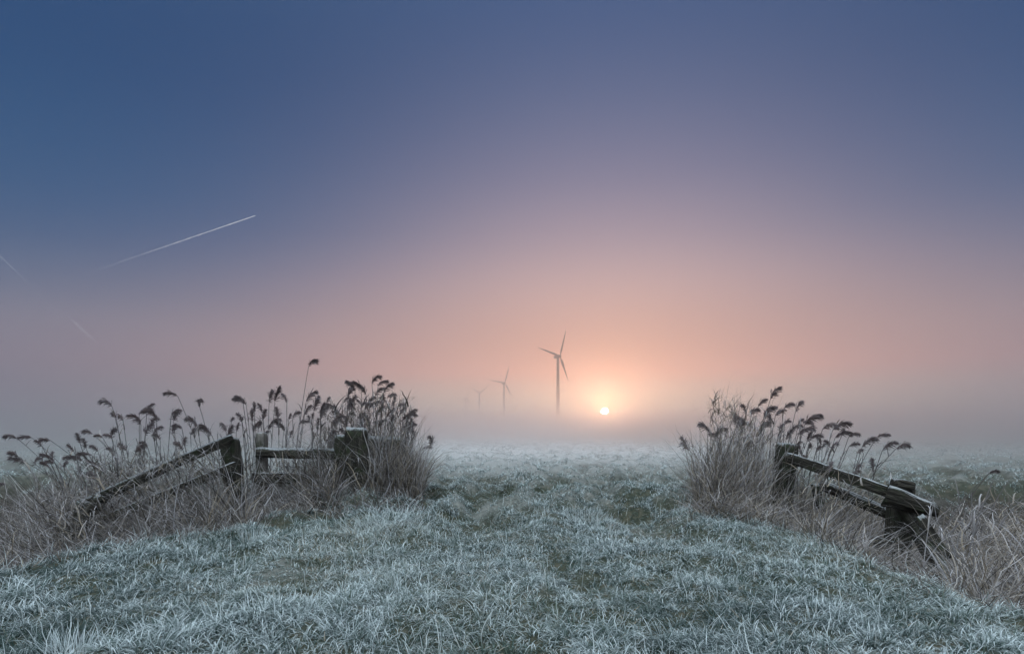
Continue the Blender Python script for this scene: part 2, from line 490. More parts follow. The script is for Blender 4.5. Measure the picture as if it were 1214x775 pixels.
# matted, trodden leaves close to the soil, thickest where wheels and feet have passed
mx, my = fan_points(2.3, 13, 150000)
k = (bank(mx, my) < .8) & (rng.random(len(mx)) < np.clip(.25 + 1.3 * worn_at(mx, my), 0, 1) * np.where(my < 6, 1, .8)); mx, my = mx[k], my[k]; nm = len(mx)
fm = np.clip(frost_and_shade(mx, my) + .25 * rut(mx, my) + rng.normal(0, .3, nm), .05, .9)
parts.append(blades(np.stack([mx, my, height(mx, my) + rng.uniform(-.004, .012, nm)], 1), rng.uniform(0, 6.28, nm), rng.uniform(.03, .085, nm), rng.uniform(.004, .008, nm) * (1 + .12 * my),
                    rng.uniform(.7, 1.45, nm), rng.uniform(.1, .9, nm), 2, rnd=np.clip(rng.normal(.62, .25, nm), 0, 1), frost=(.1, .9), fr_amt=fm * rng.uniform(.3, 1.1, nm), face=rng.uniform(0, 6.28, nm)))
# taller seed stalks that stand out of the sward
sx, sy = fan_points(2.4, 7.5, 900); k = (bank(sx, sy) < .6) & (rng.random(900) > rut(sx, sy)); sx, sy = sx[k], sy[k]; ns = len(sx)
parts.append(blades(np.stack([sx, sy, height(sx, sy)], 1), rng.uniform(0, 6.28, ns), rng.uniform(.10, .24, ns), rng.uniform(.004, .006, ns),
                    rng.uniform(0, .5, ns), rng.uniform(0, 1.0, ns), 4, rnd=rng.uniform(.8, 1, ns), frost=(.45, 1.0), sway=.12))
V, fl, A = join(parts)
g = obj('grass', mesh_np('grass', V, fl, M_grass, A))
tag(g, 'short frosted meadow grass on the bank and the field', 'grass', kind='stuff')
print('grass faces', sum(len(f) for f in fl))

# ------------------------------------------------------------------ wind turbines
def box_vf(sx, sy, sz, taper=1.0):
    v = np.array([(x * (taper if z > 0 else 1), y * (taper if z > 0 else 1), z) for z in (-1, 1) for x, y in ((-1, -1), (1, -1), (1, 1), (-1, 1))], float) * (sx / 2, sy / 2, sz / 2)
    f = np.array([(0, 3, 2, 1), (4, 5, 6, 7), (0, 1, 5, 4), (1, 2, 6, 5), (2, 3, 7, 6), (3, 0, 4, 7)])
    return v, f

def turbine(px, py, d, blade_len, blade_deg, yaw, label):
    hub = P(px, py, d)
    root = bpy.data.objects.new('wind_turbine', None); C.objects.link(root)
    gz = -0.3
    root.location = (hub.x, hub.y, gz)
    tag(root, label, 'wind turbine', 'wind turbines in the mist')
    H = hub.z - gz
    v, f = tube([(0, 0, H * t) for t in (0, .25, .5, .75, .985)], [2.2, 2.0, 1.8, 1.6, 1.4], 20)
    obj('tower', mesh_np('tower', v, [f], M_turb), root)
    # nacelle: a rounded box along the rotor axis
    ax = Vector((math.sin(yaw), -math.cos(yaw), 0))                 # towards the rotor
    side = Vector((math.cos(yaw), math.sin(yaw), 0))
    pts = [ax * t + Vector((0, 0, H)) for t in (-6.6, -6.4, -3, 1.2, 2.9, 3.1)]
    v, f = tube(pts, [.8, 1.7, 2.1, 2.1, 1.7, .8], 8)
    caps = [np.array([[k for k in range(8)][::-1][:4]]), ]
    obj('nacelle', mesh_np('nacelle', v, [f, np.array([[0, 2, 4, 6], [40, 46, 44, 42]])], M_turb), root)
    hc = ax * 4.2 + Vector((0, 0, H))
    v, f = tube([hc - ax * 1.2, hc, hc + ax * 1.0, hc + ax * 1.9], [1.25, 1.5, 1.0, .1], 12)
    obj('hub', mesh_np('hub', v, [f], M_turb), root)
    for a in blade_deg:
        u = side * math.cos(R(a)) + Vector((0, 0, 1)) * math.sin(R(a))
        ch = ax.cross(u).normalized()
        V = []
        st = [(0, .9, .8), (.08, 1.0, .8), (.2, 2.3, .55), (.5, 1.5, .32), (.8, .9, .2), (1, .22, .08)]
        for t, c, th in st:
            p = hc + u * (1.0 + (blade_len - 1) * t)
            cd = (ch * math.cos(.35 * (1 - t)) + ax * math.sin(.35 * (1 - t)))
            nd = u.cross(cd)
            for s in range(8):
                q = 2 * math.pi * s / 8
                V.append(p + cd * (math.cos(q) * c * .62) + nd * (math.sin(q) * th * .5))
        Fq = [(i * 8 + s, i * 8 + (s + 1) % 8, i * 8 + 8 + (s + 1) % 8, i * 8 + 8 + s) for i in range(5) for s in range(8)]
        obj('blade', mesh_np('blade', np.array(V), [np.array(Fq)], M_turb), root)

turbine(661.5, 422.5, 627, 29.5, (75, 165, 292), R(28), 'tallest and darkest wind turbine, beside the sun in pink haze')
turbine(597.5, 454, 1017, 31, (75, 172, 300), R(24), 'middle wind turbine, paler, second in size in the haze')
turbine(568.5, 466, 1330, 27, (40, 148, 268), R(10), 'small faint wind turbine with two blades raised in a V')
turbine(552.5, 472, 1500, 27, (72, 190, 305), R(28), 'smallest, almost invisible wind turbine at the end of the row')

# ------------------------------------------------------------------ contrails
def contrail_material(alpha):
    m, nt = material('contrail_vapour')
    at = nt.n('ShaderNodeAttribute', attribute_name='thick').outputs['Fac']
    lw = nt.n('ShaderNodeLayerWeight'); lw.inputs[0].default_value = .5
    a = nt.math('MULTIPLY', nt.math('MULTIPLY', at, alpha), nt.smooth(lw.outputs['Facing'], 1.0, .3), clamp=True)
    d = nt.n('ShaderNodeBsdfDiffuse'); d.inputs[0].default_value = (.95, .93, .92, 1)
    t = nt.n('ShaderNodeBsdfTranslucent'); t.inputs[0].default_value = (.95, .93, .92, 1)
    mx = nt.n('ShaderNodeMixShader'); mx.inputs[0].default_value = .6; nt.l(d.outputs[0], mx.inputs[1]); nt.l(t.outputs[0], mx.inputs[2])
    tr = nt.n('ShaderNodeBsdfTransparent')
    m2 = nt.n('ShaderNodeMixShader'); nt.l(a, m2.inputs[0]); nt.l(tr.outputs[0], m2.inputs[1]); nt.l(mx.outputs[0], m2.inputs[2])
    out = nt.n('ShaderNodeOutputMaterial'); nt.l(m2.outputs[0], out.inputs[0])
    return m

def contrail(a, b, alt, w, fade, alpha, label):
    """a = old faded end, b = fresh end, both as photo pixels at the altitude alt"""
    pa, pb = (P(*q, 1.0) - Vector((0, 0, CAM_H)) for q in (a, b))
    pa, pb = (p * (alt / p.z) for p in (pa, pb))
    n = 140
    pts = [pa.lerp(pb, k / n) for k in range(n + 1)]
    rg = np.random.default_rng(int(alt))
    puff = 1 + .35 * np.convolve(rg.normal(0, 1, n + 5), np.ones(3) / 3, 'same')[:n + 1]
    rad = [w * (1.9 - 1.2 * k / n) * puff[k] * (0.25 if k == n else 1) for k in range(n + 1)]
    v, f = tube(pts, rad, 10)
    t = np.repeat(np.linspace(0, 1, n + 1), 10)
    c = pa
    o = obj('contrail', mesh_np('contrail', v - np.array(c), [f], contrail_material(alpha), {'thick': fade(t)}), loc=c)
    tag(o, label, 'contrail')
contrail((100, 325), (303, 255.5), 9000, 26, lambda t: t ** 1.7 * .9 + .02, .95, 'long bright white contrail rising across the blue sky')
contrail((-14, 290), (36, 338), 8000, 20, lambda t: .9 - .6 * t, .55, 'faint grey contrail at the very edge of the sky, near the long bright one')
contrail((84, 378), (113, 404), 6000, 48, lambda t: np.sin(t * np.pi * .5) * .9, .6, 'short faint pink contrail low over the left reeds')

# ------------------------------------------------------------------ fences
def timber(name, a, b, w, t, mat, parent, roll=0.0, seed=0, peak=0.0, rough=.003, taper=1.0):
    """a weathered beam from a to b: chamfered section, uneven faces, worn ends"""
    a, b = Vector(a), Vector(b)
    ax = (b - a); L = ax.length; ax.normalize()
    n = max(6, int(L / .07))
    prof = []
    c = .12
    for sx, sy in ((1, 1), (-1, 1), (-1, -1), (1, -1)):
        p1, p2 = ((sx, sy * (1 - c)), (sx * (1 - c), sy)) if sx * sy > 0 else ((sx * (1 - c), sy), (sx, sy * (1 - c)))
        prof += [p1, p2]
    full = []
    for i in range(8):
        p, q = prof[i], prof[(i + 1) % 8]
        full.append(p); full.append(((p[0] + q[0]) / 2, (p[1] + q[1]) / 2))
        if i % 2 == 1: full.append(((p[0] * .25 + q[0] * .75), (p[1] * .25 + q[1] * .75)))
    m = len(full)
    rg = np.random.default_rng(seed + 100)
    groove = rg.normal(0, rough, m)
    bow = rg.normal(0, .006, 2)
    V = []
    for i in range(n + 1):
        u = i / n
        z = (u - .0) * L
        end = 1 - .10 * max(0, 1 - min(u, 1 - u) * L / .03)
        for k, (x, y) in enumerate(full):
            r = (1 + (taper - 1) * u) * (1 + (groove[k] + rg.normal(0, rough * .5)) / (.5 * min(w, t))) * end
            zz = z + (rg.normal(0, rough) if i in (0, n) else 0)
            if i == n and peak: zz += peak * (.5 - .5 * x) - .02 * y
            V.append((x * w / 2 * r + bow[0] * math.sin(u * 3.1), y * t / 2 * r + bow[1] * math.sin(u * 3.1), zz))
    Q = [(i * m + k, i * m + (k + 1) % m, (i + 1) * m + (k + 1) % m, (i + 1) * m + k) for i in range(n) for k in range(m)]
    V.append((0, 0, 0)); V.append((0, 0, L + peak * .5 + .012))
    T = [(len(V) - 2, (k + 1) % m, k) for k in range(m)] + [(len(V) - 1, n * m + k, n * m + (k + 1) % m) for k in range(m)]
    me = mesh_np(name, np.array(V), [np.array(Q), np.array(T)], mat, smooth=False)
    o = obj(name, me, parent)
    # section x axis horizontal where possible
    up = Vector((0, 0, 1)) if abs(ax.z) < .8 else Vector((0, 1, 0))
    xx = up.cross(ax).normalized(); yy = ax.cross(xx)
    M = Matrix((xx, yy, ax)).transposed().to_4x4() @ Matrix.Rotation(roll, 4, 'Z')
    M.translation = a
    o.matrix_basis = Matrix.Translation(-(parent.location if parent else Vector())) @ M
    return o

def px_timber(name, a, da, b, db, wpx, tpx, parent, **kw):
    d = (da + db) / 2
    return timber(name, P(*a, da), P(*b, db), wpx / F * d, tpx / F * d, kw.pop('mat', M_wood), parent, **kw)

def thing(name, loc, label, cat, group=None):
    o = bpy.data.objects.new(name, None); C.objects.link(o); o.location = loc
    return tag(o, label, cat, group)

# left: gatepost, rails and the run that sags into the ditch.  timber(): w runs sideways for a post; for a rail w is the thickness, t the height
fl_ = thing('wooden_fence', (-2.4, 8.8, 0), 'old dark timber fence with thick square gatepost, sinking among the larger reed stand', 'fence')
o = px_timber('gatepost', (424, 600), 8.8, (423, 509), 8.8, 25, 25, fl_, roll=R(8), seed=1, peak=.02); o['label'] = 'thick square gatepost'
px_timber('post', (405, 600), 8.95, (406, 516), 8.95, 13, 18, fl_, seed=2, mat=M_wood)
px_timber('post', (281, 605), 8.9, (272, 519), 8.9, 17, 15, fl_, roll=R(-14), seed=3, peak=-.02)
o = px_timber('post', (311, 600), 9.1, (310, 513), 9.1, 10, 10, fl_, seed=4, mat=M_wood_grey); o['label'] = 'thin silvery post'
px_timber('rail', (304, 536), 9.0, (416, 538), 9.0, 5, 11, fl_, seed=5)
px_timber('rail', (300, 566), 9.0, (416, 569), 9.0, 5, 12, fl_, seed=6)
px_timber('rail', (428, 523), 9.05, (480, 525), 9.25, 5, 12, fl_, seed=7, mat=M_wood_grey)
px_timber('rail', (276, 519), 8.72, (92, 601), 7.3, 5, 10, fl_, seed=8)
px_timber('rail', (280, 551), 8.72, (86, 632), 7.3, 5, 10, fl_, seed=9)
px_timber('post', (90, 665), 7.35, (100, 594), 7.35, 14, 13, fl_, roll=R(20), seed=10)
px_timber('brace', (122, 588), 7.25, (66, 652), 7.0, 9, 15, fl_, seed=11)

fr_ = thing('wooden_fence', (4.1, 8.2, 0), 'collapsed timber fence with two bare rails sloping down from the smaller reed stand', 'fence')
px_timber('post', (922, 622), 7.9, (934, 526), 7.9, 19, 18, fr_, roll=R(12), seed=21)
px_timber('rail', (930, 541), 7.8, (1066, 588), 7.05, 5, 12, fr_, seed=22)
px_timber('rail', (974, 574), 7.8, (1066, 614), 7.05, 5, 11, fr_, seed=23)
px_timber('post', (1060, 690), 6.95, (1069, 572), 6.95, 21, 20, fr_, roll=R(18), seed=24)
o = px_timber('post_cap', (1060, 573), 6.9, (1080, 577), 6.9, 16, 12, fr_, seed=25)
px_timber('broken_board', (1050, 588), 6.75, (1112, 607), 6.5, 7, 23, fr_, seed=26, rough=.006, taper=.45)
px_timber('brace', (1070, 594), 6.8, (1126, 690), 6.3, 14, 18, fr_, seed=27)
px_timber('brace', (1088, 612), 6.6, (1122, 662), 6.4, 9, 12, fr_, seed=28)
px_timber('broken_board', (1030, 640), 6.9, (1066, 650), 6.9, 6, 13, fr_, seed=29)
px_timber('prop', (983, 648), 7.5, (966, 574), 7.6, 7, 7, fr_, seed=30)

# ------------------------------------------------------------------ reeds
def curve_pts(p0, p1, bend, n, nod=None):
    """stem from p0 to p1, leaving the ground steeply and bowing over towards p1"""
    d = p1 - p0
    mid = p0 + d * .5 + Vector((-d.x * bend, -d.y * bend, abs(d.z) * .06))
    out = []
    for k in range(n + 1):
        t = k / n
        out.append(p0 * (1 - t) ** 2 + mid * 2 * t * (1 - t) + p1 * t * t)
    return out

def plume_mesh(p, d0, side, size, seed, nodding=(.0, .17)):
    """nodding one-sided panicle from p along d0, hanging to side"""
    rg = np.random.default_rng(seed)
    n = 9
    pts, dirs = [p], []
    d = Vector(d0).normalized(); s = Vector(side).normalized()
    step = size / n
    nod = rg.uniform(*nodding); rime = rg.uniform(.3, 1.5)
    for k in range(n):
        d = (d + s * nod + Vector((0, 0, -.05 - .02 * k))).normalized()
        dirs.append(d.copy()); pts.append(pts[-1] + d * step)
    base, dx, ln, wd, fr = [], [], [], [], []
    N = 190
    V, Q, Fr, Rn = [], [], [], []
    for i in range(N):
        u = rg.uniform(.0, 1) ** .9
        k = min(n - 1, int(u * n)); f = u * n - k
        b = pts[k].lerp(pts[k + 1], f)
        env = (math.sin(math.pi * min(1, u * .86 + .14)) ** .7) * .40 * size + .012
        dd = dirs[k]
        rv = Vector(rg.normal(0, 1, 3)); rv -= dd * rv.dot(dd); rv.normalize()
        br = (dd * rg.uniform(.55, 1.1) + rv * rg.uniform(.05, .6) + s * rg.uniform(0, .35) + Vector((0, 0, -rg.uniform(0, .7)))).normalized()
        L = env * rg.uniform(.4, 1.35)
        w = rg.uniform(.0024, .0056) * (size / .22)
        sv = br.cross(Vector(rg.normal(0, 1, 3))).normalized() * w
        sag = Vector((0, 0, -L * .14))
        m1, e = b + br * L * .55, b + br * L + sag
        o = len(V)
        V += [b, m1 - sv, e, m1 + sv]; Q.append((o, o + 1, o + 2, o + 3))
        fz = rg.uniform(0, 1) ** 2 * rime
        Fr += [.03, .12 * fz, .10 + .45 * fz, .12 * fz]; Rn += [rg.random()] * 4
    v, fq = tube(pts, [.0035 - .0025 * k / n for k in range(n + 1)], 4)
    o = len(V)
    V = np.concatenate([np.array(V), v]); Q = np.concatenate([np.array(Q), fq + o])
    Fr += [.2] * len(v); Rn += [.5] * len(v)
    return V, Q, np.array(Fr), np.array(Rn)

def reed(root_p, tip, label, group, size=.22, side=None, plume=True, bend=.18, leaves=4, stem_r=.0075, seed=0, nodding=(.0, .17), frosty=.5):
    rg = np.random.default_rng(seed)
    o = thing('reed', root_p, label, 'reed', group)
    pts = [p - root_p for p in curve_pts(root_p, tip, bend, 14)]
    v, f = tube(pts, [stem_r * (1 - .45 * k / 14) for k in range(15)], 5)
    fr = np.repeat(np.linspace(.7, .25, 15), 5) * frosty
    rn = np.full(len(v), rg.uniform(.0, .5))
    obj('stem', mesh_np('stem', v, [f], M_straw, {'frost': np.clip(fr, 0, 1), 'rnd': rn}), o)
    d_end = (pts[-1] - pts[-2]).normalized()
    if side is None: side = Vector((1 if d_end.x > 0 else -1, rg.normal(0, .4), 0))
    if plume:
        V, Q, Fr, Rn = plume_mesh(pts[-1], d_end, side, size, seed + 5000, nodding)
        obj('plume', mesh_np('plume', V, [Q], M_plume, {'frost': Fr, 'rnd': Rn}), o)
    L = (tip - root_p).length
    for k in range(leaves):
        t = rg.uniform(.3, .97)
        i = int(t * 14); b = pts[i]
        az = math.atan2(side.y, side.x) + rg.normal(0, 1.0) if rg.random() < .7 else rg.uniform(0, 6.28)
        v, (q, tr), A = blades(np.array([b]), np.array([az]), np.array([rg.uniform(.22, .5)]), np.array([rg.uniform(.011, .019)]),
                              np.array([rg.uniform(.15, .6)]), np.array([rg.uniform(.6, 2.4)]), 6, rnd=np.array([rg.uniform(0, .9)]),
                              frost=(.2, 1.0), fr_amt=np.array([frosty * rg.uniform(.6, 1.4)]), sway=.06)
        obj('leaf', mesh_np('leaf', v, [q, tr], M_straw, {a: np.clip(x, 0, 1) for a, x in A.items()}), o)
    return o

def ground_at(x, y):
    return float(height(np.array([x]), np.array([y]))[0])

def place_reed(px, py, d, lean_px, label, group, seed, **kw):
    """px,py: where the plume leaves the stem in the photo; lean_px: how far the root stands to the side of it"""
    rg = np.random.default_rng(seed + 900)
    tip = P(px, py, d)
    rx = tip.x + lean_px / F * d
    ry = d + rg.uniform(-.25, .25)
    rp = Vector((rx, ry, ground_at(rx, ry) - .03))
    return reed(rp, tip, label, group, seed=seed, **kw)

LAB = {
 'sag': ('dark plumed frosted reed behind the sagging rails of the gatepost fence', 'reeds behind the sagging rails'),
 'mid': ('dark plumed frosted reed between the leaning post and the thick gatepost', 'reeds between leaning post and gatepost'),
 'dense': ('dark plumed reed in the crowded stand around and beyond the thick gatepost', 'crowded reeds at the gatepost'),
 'upright': ('dark plumed reed standing around the leaning post above two bare rails', 'reeds around the leaning post of the bare rails'),
 'over': ('dark plumed reed nodding out over the two bare sloping rails', 'reeds nodding over the bare rails'),
}
sd = 0
# (plume pixel, lean in pixels of the root, nod direction)
SAG = [(20, 519, 95, -1), (38, 519, 105, -1), (60, 522, 120, -1), (22, 541, 90, -1), (31, 548, 100, -1), (43, 551, 85, -1), (65, 549, 70, -1), (8, 574, 80, -1),
       (110, 514, 70, -1), (122, 519, 60, -1), (109, 540, 60, -1), (133, 482, 22, -1), (138, 496, 24, -1), (133, 520, 26, -1), (146, 499, 24, -1), (165, 492, 8, 1),
       (174, 487, 0, 1), (167, 503, 6, -1), (180, 502, 4, 1), (186, 497, 0, 1), (203, 492, -6, 1), (206, 499, 10, 1), (211, 470, 45, -1), (237, 483, 22, -1),
       (216, 509, 10, -1), (226, 516, 6, 1), (234, 506, 12, -1), (247, 512, 6, -1), (150, 535, 20, -1), (160, 540, 14, -1), (114, 568, 30, -1), (98, 546, 40, -1), (172, 516, 2, 1), (190, 522, 4, -1)]
MID = [(268, 512, 10, -1), (288, 476, 20, -1), (292, 480, 16, -1), (297, 490, 12, 1), (287, 500, 10, -1), (299, 500, 8, 1), (319, 478, -4, 1), (326, 476, -8, 1), (340, 478, -6, -1),
       (363, 476, -14, 1), (366, 434, -22, 1), (361, 492, -8, 1), (372, 488, -4, 1), (387, 479, -4, 1), (330, 498, 2, -1), (347, 496, 4, 1), (312, 498, 4, -1), (354, 504, -4, 1),
       (318, 508, 0, 1), (338, 512, 6, -1), (270, 520, 4, -1), (380, 498, -2, -1), (376, 508, 0, 1), (300, 512, 2, -1)]
DENSE = [(399, 488, -6, 1), (407, 478, -6, 1), (412, 472, -4, 1), (421, 464, -2, -1), (429, 462, 0, -1), (441, 455, 6, -1), (448, 458, 2, 1), (455, 466, -6, 1), (459, 472, -6, 1), (434, 468, 4, -1),
         (445, 470, 0, 1), (466, 482, -8, 1), (471, 484, -12, 1), (478, 498, -14, 1), (484, 494, -16, 1), (480, 508, -14, 1), (490, 520, -18, 1), (501, 532, -26, 1), (508, 530, -34, 1), (452, 482, -2, 1),
         (428, 480, 0, -1), (416, 486, 0, 1), (438, 484, 0, 1), (405, 495, 2, -1), (422, 494, 0, 1), (446, 494, -2, -1), (458, 496, -6, 1), (394, 504, 2, 1), (433, 500, 0, 1), (463, 505, -8, 1), (449, 508, -2, 1), (410, 508, 0, -1)]
UPR = [(913, 474, -24, 1), (899, 482, -18, 1), (908, 488, -16, 1), (884, 489, -4, -1), (890, 492, -6, 1), (929, 486, -18, 1), (919, 494, -14, 1), (905, 496, -10, 1), (873, 505, 4, -1), (883, 503, 0, -1),
       (842, 513, 22, -1), (848, 519, 14, 1), (853, 522, 10, 1), (818, 534, 34, -1), (815, 577, 30, -1), (930, 504, -10, 1), (900, 514, -4, 1), (914, 508, -8, 1), (924, 512, -8, 1), (892, 508, -2, -1), (878, 516, 4, 1), (943, 488, -30, 1)]
OVR = [(954, 504, -26, 1), (946, 504, -18, 1), (965, 507, -30, 1), (938, 512, -8, 1), (946, 516, -10, 1), (975, 509, -30, 1), (987, 510, -36, 1), (990, 519, -30, 1), (973, 528, -20, 1), (968, 536, -16, 1),
       (998, 516, -44, 1), (1006, 518, -40, 1), (1006, 530, -32, 1), (1022, 530, -40, 1), (1016, 538, -30, 1), (1040, 518, -54, 1), (985, 532, -18, 1), (1046, 534, -46, 1), (960, 522, -12, 1), (1062, 532, -66, 1)]
rs = random.Random(3)
for key, lst, d0, d1 in (('sag', SAG, 8.3, 9.7), ('mid', MID, 9.0, 10.2), ('dense', DENSE, 9.0, 10.2), ('upright', UPR, 8.0, 9.0), ('over', OVR, 7.4, 8.9)):
    for (px, py, lean, nod) in lst:
        sd += 1
        d = rs.uniform(d0, d1)
        lab, grp = LAB[key]
        if (px, py) == (366, 434): lab, grp = 'tallest reed of all, its single dark plume alone high against the pink sky', None
        if (px, py) == (818, 534): lab, grp = 'thin lone reed with a tiny plume at the path side of the bare rails', None
        if (px, py) == (1062, 532): lab, grp = 'reed with a long horizontal plume reaching out farthest past the capped post', None
        place_reed(px, py, d, lean, lab, grp, sd, nodding=(.26, .27) if py == 434 else (.08, .24) if key in ('sag', 'over') else (.0, .22), size=rs.uniform(.14, .29) * (1.15 if (px, py) in ((366, 434), (1062, 532)) else 1),
                   side=Vector((nod if rs.random() < .85 or py == 434 else -nod, rs.uniform(-1.0, 1.0), 0)), bend=rs.uniform(.08, .34), leaves=rs.randint(4, 8), frosty=rs.uniform(.2, .8))

# plumeless stems that fill the stands
def fill(n, n_plume, x0, x1, y_of, d0, d1, lean, key, lab, grp, bend=(.05, .3), nod=0):
    """n plumeless stems and n_plume smaller plumed ones between the reeds placed above"""
    global sd
    for k in range(n + n_plume):
        sd += 1
        px = rs.uniform(x0, x1); d = rs.uniform(d0, d1); pl = k >= n
        la, gr = LAB[key] if pl else (lab, grp)
        place_reed(px, y_of(px) + rs.uniform(0, 40), d, rs.uniform(*lean), la, gr, sd, plume=pl, size=rs.uniform(.11, .20), bend=rs.uniform(*bend), leaves=rs.randint(4, 7),
                   frosty=rs.uniform(.2, .9), side=Vector((rs.choice((-1, 1, nod or 1)), rs.uniform(-1, 1), 0)))
fill(14, 24, 50, 262, lambda x: 528 - (x - 60) * .12, 7.8, 9.6, (0, 50), 'sag', 'broken plumeless reed stem leaning among the sagging rails', 'broken stems among the sagging rails', nod=-1)
fill(8, 16, 268, 395, lambda x: 488, 9.0, 10.2, (-8, 14), 'mid', 'plumeless frosted reed stem between leaning post and gatepost', 'plumeless stems between leaning post and gatepost')
fill(10, 26, 392, 492, lambda x: 462 + abs(x - 445) * .6, 9.0, 10.3, (-12, 6), 'dense', 'plumeless pale reed stem crowding the thick gatepost', 'plumeless stems at the gatepost')
fill(12, 14, 846, 950, lambda x: 500 + abs(x - 905) * .35, 7.9, 9.0, (-14, 14), 'upright', 'plumeless pale reed stem crowding the leaning post of the bare rails', 'plumeless stems at the leaning post', nod=1)
fill(6, 10, 950, 1040, lambda x: 512 + (x - 950) * .3, 7.2, 8.8, (-44, -6), 'over', 'plumeless reed stem slanting across the two bare rails', 'plumeless stems across the bare rails', nod=1)
# the low arching reeds on the right of the brace
for k in range(18):
    sd += 1
    px, py, d = rs.uniform(1105, 1235), rs.uniform(566, 630), rs.uniform(5.6, 8.0)
    place_reed(px, py, d, rs.uniform(-60, -10), 'low arching frosted reed stem beyond the diagonal brace', 'low arching stems beyond the brace', sd, plume=False,
               bend=rs.uniform(.3, .6), leaves=rs.randint(2, 5), frosty=rs.uniform(.5, 1))
place_reed(1172, 561, 7.2, -62, 'arched reed with one small plume beyond the diagonal brace', None, 3001, size=.15, side=Vector((1, 0, 0)), bend=.5, leaves=2, frosty=.25, stem_r=.009)

# ------------------------------------------------------------------ dead leaf tangle under the reeds
def tangle(name, label, spots, seed):
    """spots: (n, px0, px1, py_top, d0, d1, dir, length range)"""
    global rng
    ps = []
    for (n, x0, x1, d0, d1, az, spread, l0, l1, lean, curl, *lift) in spots:
        n = int(n * (.66 if not lift else 1))
        d = rng.uniform(d0, d1, n)
        px = rng.uniform(x0, x1, n)
        for a, b, dd, share in ((399, 441, 9.0, .05), (262, 286, 8.7, .3), (914, 948, 8.0, .12), (1078, 1138, 7.1, .15), (1044, 1080, 7.0, .25)):   # the timbers keep some growth off themselves
            k = ~((px > a) & (px < b) & (d < dd) & ((l1 > .62) | bool(lift)) & (rng.random(n) > share))
            px, d, n = px[k], d[k], int(k.sum())
        x = (px - 607) / F * d
        z = height(x, d) - .03
        if lift: z = z + rng.uniform(lift[0], lift[1], n)          # leaves still held up by the broken stems
        a = az + rng.normal(0, spread, n)
        ps.append(blades(np.stack([x, d, z], 1), a, rng.uniform(l0, l1, n), rng.uniform(.006, .016, n) * np.where(rng.random(n) < .2, 1.6, 1), rng.uniform(*lean, n), rng.uniform(*curl, n), 6,
                         rnd=np.clip(rng.normal(.62 if seed == 2 or x0 >= 412 else .42, .25, n), 0, 1), frost=(.05, .95), fr_amt=np.where(rng.random(n) < (.45 if lift else .34 if seed == 2 or x0 >= 412 else .24), rng.uniform(.6, 1.1, n), rng.uniform(.0, .3, n)), sway=.15,
                         face=a + np.pi / 2 + rng.normal(0, .7, n)))
    V, fl, A = join(ps)
    o = obj(name, mesh_np(name, V, fl, M_straw, A))
    tag(o, label, 'dead leaves', kind='stuff')
tangle('dead_reed_leaves', 'tangle of dead frosted reed leaves under the larger reed stand', [
    (6500, -90, 110, 5.6, 9.8, math.pi, 1.2, .6, 1.6, (.1, 1.0), (.3, 1.9)),
    (9500, 60, 300, 6.7, 9.8, math.pi, 1.5, .7, 1.75, (.05, .7), (.3, 1.9)),
    (3000, 80, 290, 6.3, 7.7, math.pi, 1.5, .6, 1.5, (.05, .7), (.5, 2.1)),
    (8500, 270, 440, 8.1, 10.0, math.pi, 1.8, .5, 1.25, (.0, .6), (.3, 2.1)),
    (2600, 290, 420, 7.4, 8.6, -1.5, 1.8, .3, .75, (.1, .9), (.6, 2.2)),
    (4400, 425, 498, 8.5, 10.0, 0, 1.9, .4, 1.35, (.0, .35), (.1, 2.0)),
    (420, 60, 265, 7.6, 9.8, math.pi, .9, 1.2, 1.9, (.05, .5), (.1, .6)),
    (300, 270, 400, 8.6, 10.2, math.pi, 1.6, 1.0, 1.7, (.0, .3), (.1, .7)),
    (300, 400, 484, 8.7, 10.3, 0, 1.4, 1.0, 1.7, (.0, .12), (.05, .7)),
    (1100, 40, 130, 6.3, 9.6, math.pi, 1.4, .25, .55, (.3, 1.3), (.4, 2.2), .5, 1.1),
    (2300, 110, 270, 6.9, 9.8, math.pi, 1.5, .25, .6, (.2, 1.2), (.4, 2.3), .6, 1.55),
    (1500, 265, 400, 8.4, 10.2, math.pi, 1.7, .2, .5, (.2, 1.2), (.4, 2.3), .4, 1.25),
    (900, 392, 488, 8.6, 10.2, 0, 1.8, .18, .45, (.1, 1.0), (.3, 2.2), .4, 1.5),
    (300, 412, 486, 8.5, 9.9, 0, 1.6, .2, .5, (.1, .8), (.3, 1.8), .2, 1.3),
    (1500, 250, 505, 6.9, 8.4, -1.5, 1.4, .25, .6, (.3, 1.1), (.4, 1.6))], 1)
